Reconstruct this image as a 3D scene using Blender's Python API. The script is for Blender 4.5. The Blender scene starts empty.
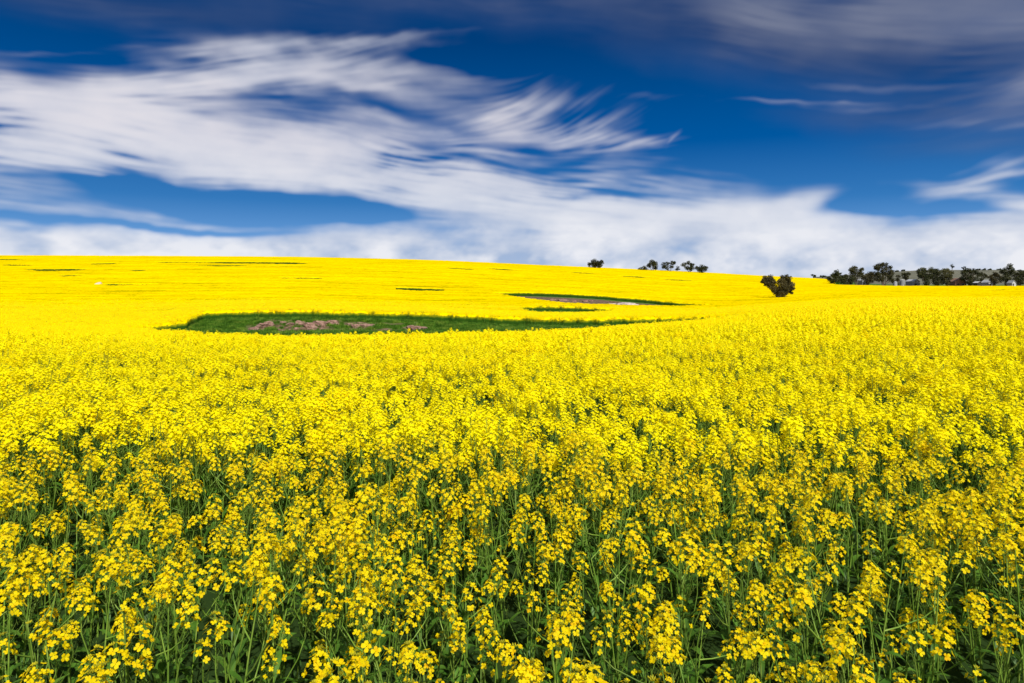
import bpy, math, random
import numpy as np
from math import radians as R, sin, cos, pi

rs = np.random.RandomState
scene = bpy.context.scene
COL = scene.collection
CAMZ, FPX, CX, HR = 2.15, 683.0, 512.0, 283.0
CROP = 1.1

# ------------------------------------------------------------------ materials
def new_mat(name):
    m = bpy.data.materials.new(name); m.use_nodes = True
    nt = m.node_tree; nt.nodes.clear()
    return m, nt
def N(nt, t, **kw):
    n = nt.nodes.new(t)
    for k, v in kw.items():
        if k in n.inputs.keys() if isinstance(k, str) else False: n.inputs[k].default_value = v
        else: setattr(n, k, v)
    return n
def ramp(nt, stops, interp='LINEAR'):
    n = nt.nodes.new('ShaderNodeValToRGB'); cr = n.color_ramp; cr.interpolation = interp
    while len(cr.elements) < len(stops): cr.elements.new(0.5)
    for e, (p, c) in zip(cr.elements, stops):
        e.position = p; e.color = (c[0], c[1], c[2], 1)
    return n
def noise(nt, scale, detail=3, rough=0.55, vec=None):
    n = nt.nodes.new('ShaderNodeTexNoise')
    n.inputs['Scale'].default_value = scale; n.inputs['Detail'].default_value = detail; n.inputs['Roughness'].default_value = rough
    if vec is not None: nt.links.new(vec, n.inputs['Vector'])
    return n
def pos(nt): return nt.nodes.new('ShaderNodeNewGeometry').outputs['Position']
def scaled(nt, vec, s):
    m = nt.nodes.new('ShaderNodeVectorMath'); m.operation = 'MULTIPLY'
    nt.links.new(vec, m.inputs[0]); m.inputs[1].default_value = s
    return m.outputs[0]
def mixc(nt, f, a, b):
    m = nt.nodes.new('ShaderNodeMix'); m.data_type = 'RGBA'
    for s, v in ((0, f), (6, a), (7, b)):
        if hasattr(v, 'links'): nt.links.new(v, m.inputs[s])
        elif s == 0: m.inputs[0].default_value = v
        else: m.inputs[s].default_value = (v[0], v[1], v[2], 1)
    return m.outputs[2]
def mth(nt, op, a, b=0.0, c=0.0, clamp=False):
    m = nt.nodes.new('ShaderNodeMath'); m.operation = op; m.use_clamp = clamp
    for i, v in enumerate((a, b, c)):
        if hasattr(v, 'links'): nt.links.new(v, m.inputs[i])
        else: m.inputs[i].default_value = v
    return m.outputs[0]
def finish(nt, col, rough=0.7, trans=0.0, tcol=None, spec=0.2, bump=None):
    out = nt.nodes.new('ShaderNodeOutputMaterial')
    p = nt.nodes.new('ShaderNodeBsdfPrincipled')
    p.inputs['Roughness'].default_value = rough
    p.inputs['Specular IOR Level'].default_value = spec
    if hasattr(col, 'links'): nt.links.new(col, p.inputs['Base Color'])
    else: p.inputs['Base Color'].default_value = (*col, 1)
    if bump is not None: nt.links.new(bump, p.inputs['Normal'])
    sh = p.outputs[0]
    if trans > 0:
        t = nt.nodes.new('ShaderNodeBsdfTranslucent')
        c = tcol if tcol is not None else col
        if hasattr(c, 'links'): nt.links.new(c, t.inputs[0])
        else: t.inputs[0].default_value = (*c, 1)
        mx = nt.nodes.new('ShaderNodeMixShader'); mx.inputs[0].default_value = trans
        nt.links.new(sh, mx.inputs[1]); nt.links.new(t.outputs[0], mx.inputs[2]); sh = mx.outputs[0]
    nt.links.new(sh, out.inputs[0])

def leafy(name, a, b, c, scale, trans=0.25, rough=0.55, spec=0.25):
    m, nt = new_mat(name)
    P = pos(nt); n = noise(nt, scale, 2, .5, P)
    r = ramp(nt, [(.3, a), (.5, b), (.7, c)]); nt.links.new(n.outputs[0], r.inputs[0])
    oi = nt.nodes.new('ShaderNodeObjectInfo')
    v = mth(nt, 'MULTIPLY_ADD', oi.outputs['Random'], .5, .75)
    hsv = nt.nodes.new('ShaderNodeHueSaturation'); nt.links.new(r.outputs[0], hsv.inputs['Color']); nt.links.new(v, hsv.inputs['Value'])
    finish(nt, hsv.outputs[0], rough, trans, None, spec)
    return m

def petal_mat():
    m, nt = new_mat('petal')
    P = pos(nt); n = noise(nt, 45, 2, .5, P)
    r = ramp(nt, [(.28, (.92, .53, .0)), (.42, (.97, .71, .001)), (.60, (.98, .81, .004))])
    nt.links.new(n.outputs[0], r.inputs[0])
    finish(nt, r.outputs[0], .6, .46, None, .12)
    return m
M_petal = petal_mat()
def petal_far_mat():
    m, nt = new_mat('petal_distant')
    P = pos(nt); n = noise(nt, 1.5, 3, .6, P)
    r = ramp(nt, [(.3, (.96, .79, .0)), (.5, (.98, .86, .001)), (.7, (.98, .88, .002))])
    nt.links.new(n.outputs[0], r.inputs[0])
    finish(nt, r.outputs[0], .7, .4, None, .1)
    return m
M_petal_far = petal_far_mat()
M_bud = leafy('flower_bud', (.34, .36, .02), (.50, .47, .02), (.68, .60, .02), 60, .3)
M_stem = leafy('canola_stem', (.10, .19, .02), (.16, .28, .03), (.25, .36, .06), 14, .15, .5, .35)
M_pod = leafy('canola_pod', (.09, .17, .02), (.14, .23, .03), (.2, .28, .05), 20, .25)
M_leaf = leafy('canola_leaf', (.035, .10, .008), (.07, .17, .015), (.12, .25, .03), 9, .3, .5, .3)
M_grass = leafy('bank_grass', (.045, .12, .006), (.10, .23, .016), (.24, .34, .04), .8, .3, .6, .15)
M_eucalypt = leafy('eucalypt_leaf', (.022, .026, .008), (.055, .056, .018), (.11, .10, .038), .55, .1, .6, .2)
M_eucalypt2 = leafy('bronze_leaf', (.024, .022, .008), (.062, .054, .019), (.12, .10, .04), .6, .1, .6, .2)
M_dark_tree = leafy('dark_leaf', (.014, .019, .007), (.036, .043, .015), (.08, .082, .03), .5, .08, .6, .15)

def simple_mat(name, a, b, scale, rough=.8, detail=4, stretch=(1, 1, 1), bumps=0.0):
    m, nt = new_mat(name)
    P = scaled(nt, pos(nt), stretch); n = noise(nt, scale, detail, .6, P)
    r = ramp(nt, [(.3, a), (.7, b)]); nt.links.new(n.outputs[0], r.inputs[0])
    bp = None
    if bumps:
        bn = nt.nodes.new('ShaderNodeBump'); bn.inputs['Strength'].default_value = bumps; bn.inputs['Distance'].default_value = .05
        nt.links.new(n.outputs[0], bn.inputs['Height']); bp = bn.outputs[0]
    finish(nt, r.outputs[0], rough, 0, None, .2, bp)
    return m
M_bark = simple_mat('bark', (.05, .04, .03), (.16, .13, .10), 3, .9, 4, (1, 1, .3), .4)
M_rock = simple_mat('pink_granite', (.12, .06, .042), (.40, .25, .19), 3.2, .9, 5, (1, 1, 1), .6)
M_rock_pale = simple_mat('pale_granite', (.42, .34, .30), (.66, .57, .53), 1.4, .9, 5, (1, 1, 1), .5)
M_iron = simple_mat('galvanised_iron', (.20, .21, .22), (.34, .35, .37), 1.2, .5, 3, (4, 4, .5))
M_iron_roof = simple_mat('weathered_roof', (.30, .31, .33), (.45, .46, .48), .8, .5, 3)
M_brick = simple_mat('brick', (.20, .10, .065), (.34, .19, .13), 3, .9, 4)
M_tile = simple_mat('brown_roof', (.20, .11, .075), (.30, .18, .12), 2, .8, 3)
M_white = simple_mat('white_wall', (.42, .42, .43), (.58, .58, .58), 1, .6, 2)
M_opening_shaded_wall = simple_mat('dark_opening_shaded_wall', (.02, .02, .02), (.05, .05, .05), 1, .4, 2)
M_glass = simple_mat('window_glass', (.04, .05, .06), (.08, .09, .10), 1, .15, 2)

# ------------------------------------------------------------------ mesh helpers (all quads)
class MB:
    def __init__(s): s.v = []; s.f = []; s.m = []; s.n = 0; s.sm = []
    def add(s, V, F, mi=0, smooth=False):
        V = np.asarray(V, float); F = np.asarray(F, int)
        s.v.append(V); s.f.append(F + s.n); s.m.append(np.full(len(F), mi, int) if np.isscalar(mi) else mi)
        s.sm.append(np.full(len(F), smooth)); s.n += len(V)
    def arrays(s): return np.concatenate(s.v), np.concatenate(s.f), np.concatenate(s.m), np.concatenate(s.sm)
    def mesh(s, name, mats):
        V, F, Mi, S = s.arrays()
        return mesh_from(name, V, F, mats, Mi, S)
def mesh_from(name, V, F, mats, Mi=None, S=None):
    me = bpy.data.meshes.new(name)
    me.vertices.add(len(V)); me.vertices.foreach_set('co', np.ascontiguousarray(V, np.float32).ravel())
    me.loops.add(len(F) * 4); me.loops.foreach_set('vertex_index', np.ascontiguousarray(F, np.int32).ravel())
    me.polygons.add(len(F)); me.polygons.foreach_set('loop_start', np.arange(0, len(F) * 4, 4, dtype=np.int32))
    me.polygons.foreach_set('loop_total', np.full(len(F), 4, np.int32))
    for m in (mats if isinstance(mats, (list, tuple)) else [mats]): me.materials.append(m)
    if Mi is not None: me.polygons.foreach_set('material_index', Mi.astype(np.int32))
    if S is not None: me.polygons.foreach_set('use_smooth', S.astype(bool))
    me.update(calc_edges=True)
    return me
def link(name, me, parent=None, **props):
    o = bpy.data.objects.new(name, me); COL.objects.link(o); o.parent = parent
    for k, v in props.items(): o[k] = v
    return o
def tube(mb, pts, rad, n=4, mi=0):
    pts = np.asarray(pts, float); k = len(pts)
    rad = np.full(k, rad) if np.isscalar(rad) else np.asarray(rad)
    T = np.gradient(pts, axis=0); T /= np.linalg.norm(T, axis=1)[:, None] + 1e-9
    ref = np.array([1., .13, .07]) if abs(T[0][0]) < .8 else np.array([0, 1., .1])
    A = np.cross(T, ref); A /= np.linalg.norm(A, axis=1)[:, None] + 1e-9; B = np.cross(T, A)
    a = np.arange(n) * 2 * pi / n
    V = pts[:, None] + rad[:, None, None] * (np.cos(a)[None, :, None] * A[:, None] + np.sin(a)[None, :, None] * B[:, None])
    F = [[i * n + j, i * n + (j + 1) % n, (i + 1) * n + (j + 1) % n, (i + 1) * n + j] for i in range(k - 1) for j in range(n)]
    mb.add(V.reshape(-1, 3), F, mi, True)
def box(mb, c, s, mi=0):
    c = np.array(c, float); s = np.array(s, float) / 2
    V = np.array([[x, y, z] for x in (-1, 1) for y in (-1, 1) for z in (-1, 1)]) * s + c
    mb.add(V, [[0, 1, 3, 2], [4, 6, 7, 5], [0, 4, 5, 1], [2, 3, 7, 6], [0, 2, 6, 4], [1, 5, 7, 3]], mi)
def basis(nrm, spin):
    nrm = nrm / (np.linalg.norm(nrm) + 1e-9)
    r = np.array([1, 0, 0]) if abs(nrm[0]) < .8 else np.array([0, 1, 0])
    a = np.cross(nrm, r); a /= np.linalg.norm(a); b = np.cross(nrm, a)
    c, s = cos(spin), sin(spin)
    return np.stack([a * c + b * s, -a * s + b * c, nrm], 1)

# ------------------------------------------------------------------ terrain
D = [10, 18, 26, 40, 60, 70, 80, 100, 120, 150, 195, 220, 300, 400, 480, 520, 600, 650, 900, 1500, 9000]
ROWS = {
 -300: [355,340,338,334,326,320,315,308,303,296,287,283,270,260,256,255,256,258,268],
    0: [355,339,338,335,326,321,316,309,304,296,287,283,270,260,256,255,256,258,268],
  145: [355,338,339,339,332,327.5,318,309,304,296,287,283,270,260.5,256.5,255.5,257,259,269],
  205: [355,338,342,344,336,326,309,304,301,296,287,282,270,260.5,256.7,256,257.5,259.5,269],
  300: [355,338,342,346,337,326,309,304,301,296,286,282,270,261,257,256.5,258,260,270],
  430: [355,337,341,343,334,325,312,308,304.5,300,291,287,275,264,260.5,259.5,261,263,272],
  560: [355,336,337,337,332,327,317.5,312.5,306.5,302,292.5,289.5,281,272,267,265.5,267,268,275],
  700: [354,332,329,324,321.5,321,313.5,311.5,310,307,301,297,288,279,274,271.5,273,274,280],
  777: [352,324,319,315,313,312.5,308.5,306.5,304.5,303,300,298,290,282,278,276.5,277,278,282],
  830: [351,322,315,309,306,305,304,302,300.5,299,296.5,295,289,283,279.5,278,278,279,283],
  862: [351,321,313,307,304,303,302,300,299,297,294.5,293,289,285,284,283.7,283.5,283.5,284],
  960: [350,319,311,305.5,302.5,301.5,300.5,299,298,296,293.5,292.5,289,285.3,284.5,284.3,284,284,284],
 1500: [350,319,311,305.5,302.5,301.5,300.5,299,298,296,293.5,292.5,289,285.3,284.5,284.3,284,284,284],
}
PXG = np.arange(-700, 1801, 5.0); LDG = np.linspace(math.log(8), math.log(9000), 1400)
_k = sorted(ROWS); _d = np.array(D, float)
_tab = np.array([[-(r - HR) * d / FPX for r, d in zip(ROWS[k] + [HR, HR + .1], D)] for k in _k])
_fine = np.array([np.interp(LDG, np.log(_d), t) for t in _tab])
def gsm(A, sig, axis):
    w = int(sig * 3) + 1; x = np.arange(-w, w + 1); g = np.exp(-x**2 / (2 * sig**2)); g /= g.sum()
    Ap = np.pad(A, [(w, w) if i == axis else (0, 0) for i in range(2)], mode='edge')
    return np.apply_along_axis(lambda v: np.convolve(v, g, 'valid'), axis, Ap)
_fine = gsm(_fine, 5, 1)
TAB = np.array([np.interp(PXG, _k, _fine[:, j]) for j in range(len(LDG))]).T
TAB = gsm(TAB, 5, 0)
def pxd(x, y):
    d = np.maximum(y, 8.0)
    return np.clip(CX + FPX * x / d, -690, 1790), d
def bil(T, px, d):
    i = np.clip((px - PXG[0]) / 5.0, 0, len(PXG) - 1.001); j = np.clip((np.log(d) - LDG[0]) / (LDG[1] - LDG[0]), 0, len(LDG) - 1.001)
    i0 = i.astype(int); j0 = j.astype(int); fi = i - i0; fj = j - j0
    return (T[i0, j0] * (1 - fi) * (1 - fj) + T[i0 + 1, j0] * fi * (1 - fj) + T[i0, j0 + 1] * (1 - fi) * fj + T[i0 + 1, j0 + 1] * fi * fj)
# value noise
_nz = rs(5).rand(512, 512)
def vnoise(x, y):
    x = np.asarray(x, float); y = np.asarray(y, float)
    xi = np.floor(x).astype(int); yi = np.floor(y).astype(int); fx = x - xi; fy = y - yi
    fx = fx * fx * (3 - 2 * fx); fy = fy * fy * (3 - 2 * fy)
    g = lambda a, b: _nz[a % 512, b % 512]
    return (g(xi, yi) * (1 - fx) * (1 - fy) + g(xi + 1, yi) * fx * (1 - fy) + g(xi, yi + 1) * (1 - fx) * fy + g(xi + 1, yi + 1) * fx * fy) - .5
def ground_z(x, y):
    x = np.asarray(x, float); y = np.asarray(y, float)
    px, d = pxd(x, y)
    z = bil(TAB, px, d) + CAMZ - CROP
    z = z + .06 * vnoise(x * .7, y * .7) + .16 * vnoise(x * .11 + 7, y * .11) * np.clip(d / 40, 0, 1) * np.clip(2 - d / 450, 0, 1)
    return z
HOLES = [  # px, near edge, far edge (metres)
 ([128, 150, 186, 203, 300, 430, 500, 560, 600, 650, 700, 755], [68, 66, 63, 61, 60, 60, 61, 62.5, 63.5, 65.5, 69, 74], [69.5, 72.5, 74.5, 81, 81.5, 81.5, 79.5, 80, 79, 77.5, 76, 74.6]),
 ([492, 525, 560, 600, 650, 680, 716], [187, 166, 150, 148, 150, 154, 162], [188.5, 197, 196, 194, 184, 173, 163]),
 ([520, 538, 575, 612], [108, 99, 99, 108], [120, 125, 125, 120]),
 ([396, 410, 430, 444], [200, 196, 196, 200], [211, 214, 214, 211]),
 ([196, 222, 290, 308], [372, 360, 358, 368], [379, 386, 387, 379]),
 ([148, 165, 200, 218], [377, 370, 368, 370], [382, 383, 383, 382]),
 ([198, 215, 236, 250], [338, 331, 331, 338], [343, 346, 346, 343]),
 ([86, 95, 110, 120], [353, 345, 348, 359], [358, 363, 367, 365]),
 ([25, 38, 70, 86], [303, 294, 294, 303], [309, 311, 311, 309]),
 ([2, 12, 25, 37], [340, 336, 336, 340], [345, 347, 347, 345]),
 ([-12, 0, 16, 28], [413, 405, 405, 413], [420, 424, 424, 420]),
 ([102, 112, 140, 158], [211, 206, 207, 211], [215, 217, 216, 215]),
 ([486, 497, 508, 520], [390, 380, 380, 390], [396, 400, 400, 396]),
 ([446, 456, 468, 478], [366, 359, 359, 366], [371, 373, 373, 371]),
 ([570, 580, 588, 597], [405, 397, 397, 405], [411, 413, 413, 411]),
 ([618, 630, 642, 650], [388, 378, 378, 388], [393, 396, 396, 393]),
 ([662, 674, 686, 694], [371, 363, 363, 371], [377, 380, 380, 377]),
 ([982, 992, 1004, 1015], [288, 272, 272, 288], [297, 302, 302, 297]),  # dark gap cut to stand in for a shaded strip on the crop
 ([56, 64, 76, 84], [259, 254, 254, 259], [262.5, 263, 263, 262.5]),
 ([858, 868, 878, 888], [217, 212, 212, 217], [221.5, 222, 222, 221.5]),
 ([278, 290, 312, 324], [243, 240, 240, 243], [247, 248, 248, 247]),
 ([128, 135, 142, 148], [300, 294, 294, 300], [303, 304, 304, 303]),
]
def sstep(a): a = np.clip(a, 0, 1); return a * a * (3 - 2 * a)
def crop_mask(x, y):
    px, d = pxd(x, y)
    m = np.ones_like(px)
    for hp, dn, df in HOLES:
        s = (px > hp[0]) & (px < hp[-1]) & (d > min(dn) - 3) & (d < max(df) + 3)
        if not s.any(): continue
        p = px[s]; dd = d[s]; xx = np.asarray(x)[s]; yy = np.asarray(y)[s]
        sc = 2.4 if min(dn) < 125 else 3.0
        nn = vnoise(xx * 1.3, yy * 1.3 + 9) * sc * .6 + vnoise(xx * .4, yy * .4 + 3) * sc * .8
        a = np.interp(p, hp, dn) + nn; b = np.interp(p, hp, df) + nn * .5
        w = .35 + .002 * dd
        inside = sstep((dd - a) / w) * sstep((b - dd) / w)
        m[s] *= 1 - inside
    farm = sstep((px - 833) / 6) * sstep((d - 383) / 1.5)
    m *= (1 - farm) * (1 - sstep((d - 690) / 2))
    return m

def polar_grid(r, a):
    A, Rr = np.meshgrid(a, r); X = Rr * np.sin(A); Y = Rr * np.cos(A)
    nr, na = len(r), len(a)
    i = np.arange(nr - 1)[:, None] * na + np.arange(na - 1)[None]
    F = np.stack([i, i + 1, i + 1 + na, i + na], -1).reshape(-1, 4)
    return X.ravel(), Y.ravel(), F
def attr(me, name, vals):
    at = me.attributes.new(name, 'FLOAT', 'POINT'); at.data.foreach_set('value', np.asarray(vals, np.float32))

def ground():
    front = np.arctan(np.arange(-1.9, 1.9001, .006))
    a = np.concatenate([np.linspace(-pi, front[0] - .04, 40), front, np.linspace(front[-1] + .04, pi, 40)])
    r = np.concatenate([[.01], np.exp(np.arange(math.log(.5), math.log(55), .05)), np.exp(np.arange(math.log(55), math.log(230), .0045)), np.exp(np.arange(math.log(230), math.log(9000), .03)), [9000.]])
    X, Y, F = polar_grid(r, a)
    Z = ground_z(X, Y)
    px, d = pxd(X, Y)
    dirt = np.zeros_like(X)
    dirt = np.maximum(dirt, sstep((px - 500) / 20) * sstep((720 - px) / 20) * sstep((d - 146) / 2) * sstep((np.interp(px, [500, 600, 650, 706], [197, 190, 180, 166]) - d) / 3))
    w = (vnoise(X * .35, Y * .5) + .5)
    patch = np.clip(vnoise(X * .22 + 3, Y * .45) * 2.2 + .5 + vnoise(X * 1.1, Y * 1.2) * 2.2, 0, 1)
    band = sstep((px - 238) / 20) * sstep((425 - px) / 25) * sstep((d - 71.5) / 2) * sstep((80.5 - d) / 1)
    dirt = np.maximum(dirt, band * sstep((patch - .34) * 4))
    band2 = sstep((px - 170) / 15) * sstep((250 - px) / 20) * sstep((d - 65) / 1) * sstep((68 - d) / 1)
    dirt = np.maximum(dirt, .6 * band2 * patch)
    farm = sstep((px - 833) / 6) * sstep((d - 380) / 3) * sstep((440 - d) / 20)
    dirt = np.maximum(dirt, farm * .8)
    m, nt = new_mat('field_soil_and_turf')
    P = pos(nt)
    n1 = noise(nt, 1.9, 6, .75, P); n2 = noise(nt, 9, 4, .6, P)
    g = ramp(nt, [(.3, (.03, .075, .006)), (.5, (.06, .14, .012)), (.72, (.12, .18, .025))]); nt.links.new(n1.outputs[0], g.inputs[0])
    s = ramp(nt, [(.33, (.035, .045, .018)), (.43, (.09, .055, .03)), (.55, (.17, .11, .065)), (.66, (.36, .26, .18))]); nt.links.new(n1.outputs[0], s.inputs[0])
    at = nt.nodes.new('ShaderNodeAttribute'); at.attribute_name = 'dirt'
    f = mth(nt, 'ADD', at.outputs['Fac'], mth(nt, 'MULTIPLY_ADD', n2.outputs[0], .5, -.25), clamp=True)
    c = mixc(nt, f, g.outputs[0], s.outputs[0])
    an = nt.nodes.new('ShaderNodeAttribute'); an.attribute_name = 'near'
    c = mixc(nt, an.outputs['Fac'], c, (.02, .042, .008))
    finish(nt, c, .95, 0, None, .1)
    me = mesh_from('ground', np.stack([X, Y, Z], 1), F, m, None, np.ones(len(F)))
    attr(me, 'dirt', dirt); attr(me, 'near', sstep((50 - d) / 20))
    link('ground', me, kind='structure')
ground()

def canopy():
    u = np.arange(-1.45, 1.4501, .0024); a = np.arctan(u)
    r = np.exp(np.arange(math.log(11), math.log(760), .0052))
    X, Y, F = polar_grid(r, a)
    G = ground_z(X, Y); m = crop_mask(X, Y); px, d = pxd(X, Y)
    h = np.interp(d, [8, 12, 22, 45, 110, 140], [.3, .5, .78, .90, .97, 1.0])
    rg = rs(3)
    rough = (rg.rand(len(X)) - .5) * np.interp(d, [10, 60, 200, 400], [.10, .16, .14, .10])
    und = .16 * vnoise(X * .3, Y * .3) + .10 * vnoise(X * .9, Y * .9)
    Z = G - .03 + m * (CROP * h + rough + und * .6)
    mat, nt = new_mat('canola_canopy')
    P = pos(nt)
    at = nt.nodes.new('ShaderNodeAttribute'); at.attribute_name = 'height'
    streak = noise(nt, .05, 4, .6, scaled(nt, P, (.5, 1.6, 1)))
    fine = noise(nt, 2.2, 4, .7, P)
    ye = ramp(nt, [(.25, (.74, .51, .0)), (.42, (.85, .60, .0)), (.6, (.91, .64, .0))])
    nt.links.new(streak.outputs[0], ye.inputs[0])
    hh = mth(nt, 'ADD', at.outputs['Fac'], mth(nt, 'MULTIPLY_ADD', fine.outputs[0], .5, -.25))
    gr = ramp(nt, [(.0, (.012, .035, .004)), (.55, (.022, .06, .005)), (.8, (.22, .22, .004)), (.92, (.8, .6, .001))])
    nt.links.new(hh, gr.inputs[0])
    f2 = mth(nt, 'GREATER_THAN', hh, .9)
    sp = ramp(nt, [(.30, (.32, .30, .005)), (.40, (1, 1, 1))]); nt.links.new(fine.outputs[0], sp.inputs[0])
    mul = nt.nodes.new('ShaderNodeMix'); mul.data_type = 'RGBA'; mul.blend_type = 'MULTIPLY'; mul.inputs[0].default_value = .8
    nt.links.new(ye.outputs[0], mul.inputs[6]); nt.links.new(sp.outputs[0], mul.inputs[7])
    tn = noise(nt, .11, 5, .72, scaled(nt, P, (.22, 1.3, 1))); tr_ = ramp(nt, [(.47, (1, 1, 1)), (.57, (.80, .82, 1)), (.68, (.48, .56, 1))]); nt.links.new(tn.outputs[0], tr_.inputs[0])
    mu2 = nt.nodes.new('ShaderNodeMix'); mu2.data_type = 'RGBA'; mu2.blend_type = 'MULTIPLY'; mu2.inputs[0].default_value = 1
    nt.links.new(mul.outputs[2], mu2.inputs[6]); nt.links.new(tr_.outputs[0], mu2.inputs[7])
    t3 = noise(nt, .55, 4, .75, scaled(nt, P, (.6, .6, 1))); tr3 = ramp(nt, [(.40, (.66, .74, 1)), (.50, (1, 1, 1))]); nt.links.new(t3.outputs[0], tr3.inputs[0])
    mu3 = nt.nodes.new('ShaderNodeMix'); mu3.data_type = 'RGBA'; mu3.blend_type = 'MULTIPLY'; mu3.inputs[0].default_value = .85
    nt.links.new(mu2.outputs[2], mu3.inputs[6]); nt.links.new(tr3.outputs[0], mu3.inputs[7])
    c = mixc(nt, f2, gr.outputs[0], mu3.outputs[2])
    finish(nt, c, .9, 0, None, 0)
    me = mesh_from('canola_canopy', np.stack([X, Y, Z], 1), F, mat, None, np.ones(len(F)))
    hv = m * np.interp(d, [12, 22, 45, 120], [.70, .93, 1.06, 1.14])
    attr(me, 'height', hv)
    keep = m[F].max(1) > .004
    # drop faces where no crop stands
    me2 = mesh_from('canola_canopy', np.stack([X, Y, Z], 1), F[keep], mat, None, np.ones(keep.sum()))
    attr(me2, 'height', hv); bpy.data.meshes.remove(me)
    link('canola_field', me2, label='bright yellow canola crop spreading over the far slopes to the skyline', category='crop field', kind='stuff')
canopy()

# ------------------------------------------------------------------ canola plants
def raceme(rng, base, up, lod, mbf, mbb, mbp, size=1.0, full=False):
    """flowers (mbf), buds (mbb) and pods (mbp) round the tip of a stem at base, axis up"""
    up = np.array(up, float); up /= np.linalg.norm(up)
    B = basis(up, rng.rand() * 6)
    L = (.05 + .05 * rng.rand()) * size
    if lod == 0: nf = rng.randint(17, 25) if full else (rng.randint(11, 24) if rng.rand() < .82 else rng.randint(3, 8))
    elif lod == 1: nf = rng.randint(14, 20)
    else: nf = 5
    for i in range(nf):
        t = (i + rng.rand()) / nf
        a = i * 2.4 + rng.rand() * .6
        r = (.011 + .024 * (t ** .6)) * size * (.8 + .4 * rng.rand())
        h = L * (1 - t) + .004
        c = np.array(base) + B @ np.array([r * cos(a), r * sin(a), h])
        tilt = (.45 + .7 * t) * (1 if lod == 0 and not full else .75)
        nrm = B @ np.array([cos(a) * sin(tilt), sin(a) * sin(tilt), cos(tilt)]) + rng.randn(3) * .15
        Q = basis(nrm, rng.rand() * 6)
        s = (.0092 + .0022 * rng.rand()) * size * (1.16 if full else 1)
        if lod == 0:
            cup = .15 + .35 * rng.rand()
            pet = np.array([[.08, -.12, 0], [.08, .12, 0], [.62, -.46, cup * .55], [.62, .46, cup * .55], [1.05, -.30, cup * .6], [1.05, .30, cup * .6]])
            V = []; F = []
            for k in range(4):
                ang = k * pi / 2 + rng.randn() * .12; cc, ss = cos(ang), sin(ang)
                P = pet @ np.array([[cc, ss, 0], [-ss, cc, 0], [0, 0, 1]]) * s * (.85 + .3 * rng.rand())
                V.append(P); F += [[k * 6, k * 6 + 1, k * 6 + 3, k * 6 + 2], [k * 6 + 2, k * 6 + 3, k * 6 + 5, k * 6 + 4]]
            V = np.concatenate(V) @ Q.T + c
            mbf.add(V, F)
            if not full: tube(mbf, [np.array(base) + up * (h - .012 - .012 * t), c], [.0006, .0004], 3, 1)
        else:
            if lod == 1: sx = s * 1.2; sy = s * 1.1
            else: sx = .021; sy = .019
            V = np.array([[-sx, -sy * .9, sy * .2], [sx, -sy, 0], [sx * .9, sy, sy * .3], [-sx, sy, 0]]) @ Q.T + c
            mbf.add(V, [[0, 1, 2, 3]])
    if lod == 0:
        for i in range(9):
            a = i * 2.4; r = .007 * size * (i / 9) ** .5
            c = np.array(base) + B @ np.array([r * cos(a), r * sin(a), L + .004])
            dv = B @ np.array([cos(a) * .4, sin(a) * .4, 1]) * .007
            tube(mbb, [c, c + dv * .5, c + dv], [.0012, .0022, .0006], 3)
        for i in range(rng.randint(6, 13)):
            a = i * 2.4; h = -.015 - .012 * i
            c = np.array(base) + up * h
            out = B @ np.array([cos(a), sin(a), .9 + .5 * rng.rand()]); out /= np.linalg.norm(out)
            l = (.018 + .03 * min(1, i / 7)) * (1 + .3 * rng.randn() * .3)
            tube(mbp, [c, c + out * l * .4, c + out * l * .8 + up * l * .3], [.0006, .0012, .0005], 3)
def leaf(mb, p, az, L, W, elev, droop, mi=0, seg=4):
    t = np.linspace(0, 1, seg + 1)
    w = W * np.sin(pi * np.clip(t * .92 + .06, 0, 1)) ** .8
    el = elev - droop * t
    st = np.stack([np.cos(el) * cos(az), np.cos(el) * sin(az), np.sin(el)], 1) * L / seg
    C = np.array(p) + np.concatenate([[np.zeros(3)], np.cumsum(st[:-1], 0)])
    side = np.array([-sin(az), cos(az), 0.]); lift = np.array([0, 0, .25])
    V = np.concatenate([C + side * w[:, None] + lift * w[:, None], C - side * w[:, None] + lift * w[:, None]])
    # two halves with a midrib fold
    n = seg + 1; V = np.concatenate([V, C])
    F = []
    for i in range(seg):
        F += [[i, i + 1, 2 * n + i + 1, 2 * n + i], [2 * n + i, 2 * n + i + 1, n + i + 1, n + i]]
    mb.add(V, F, mi, True)

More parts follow.
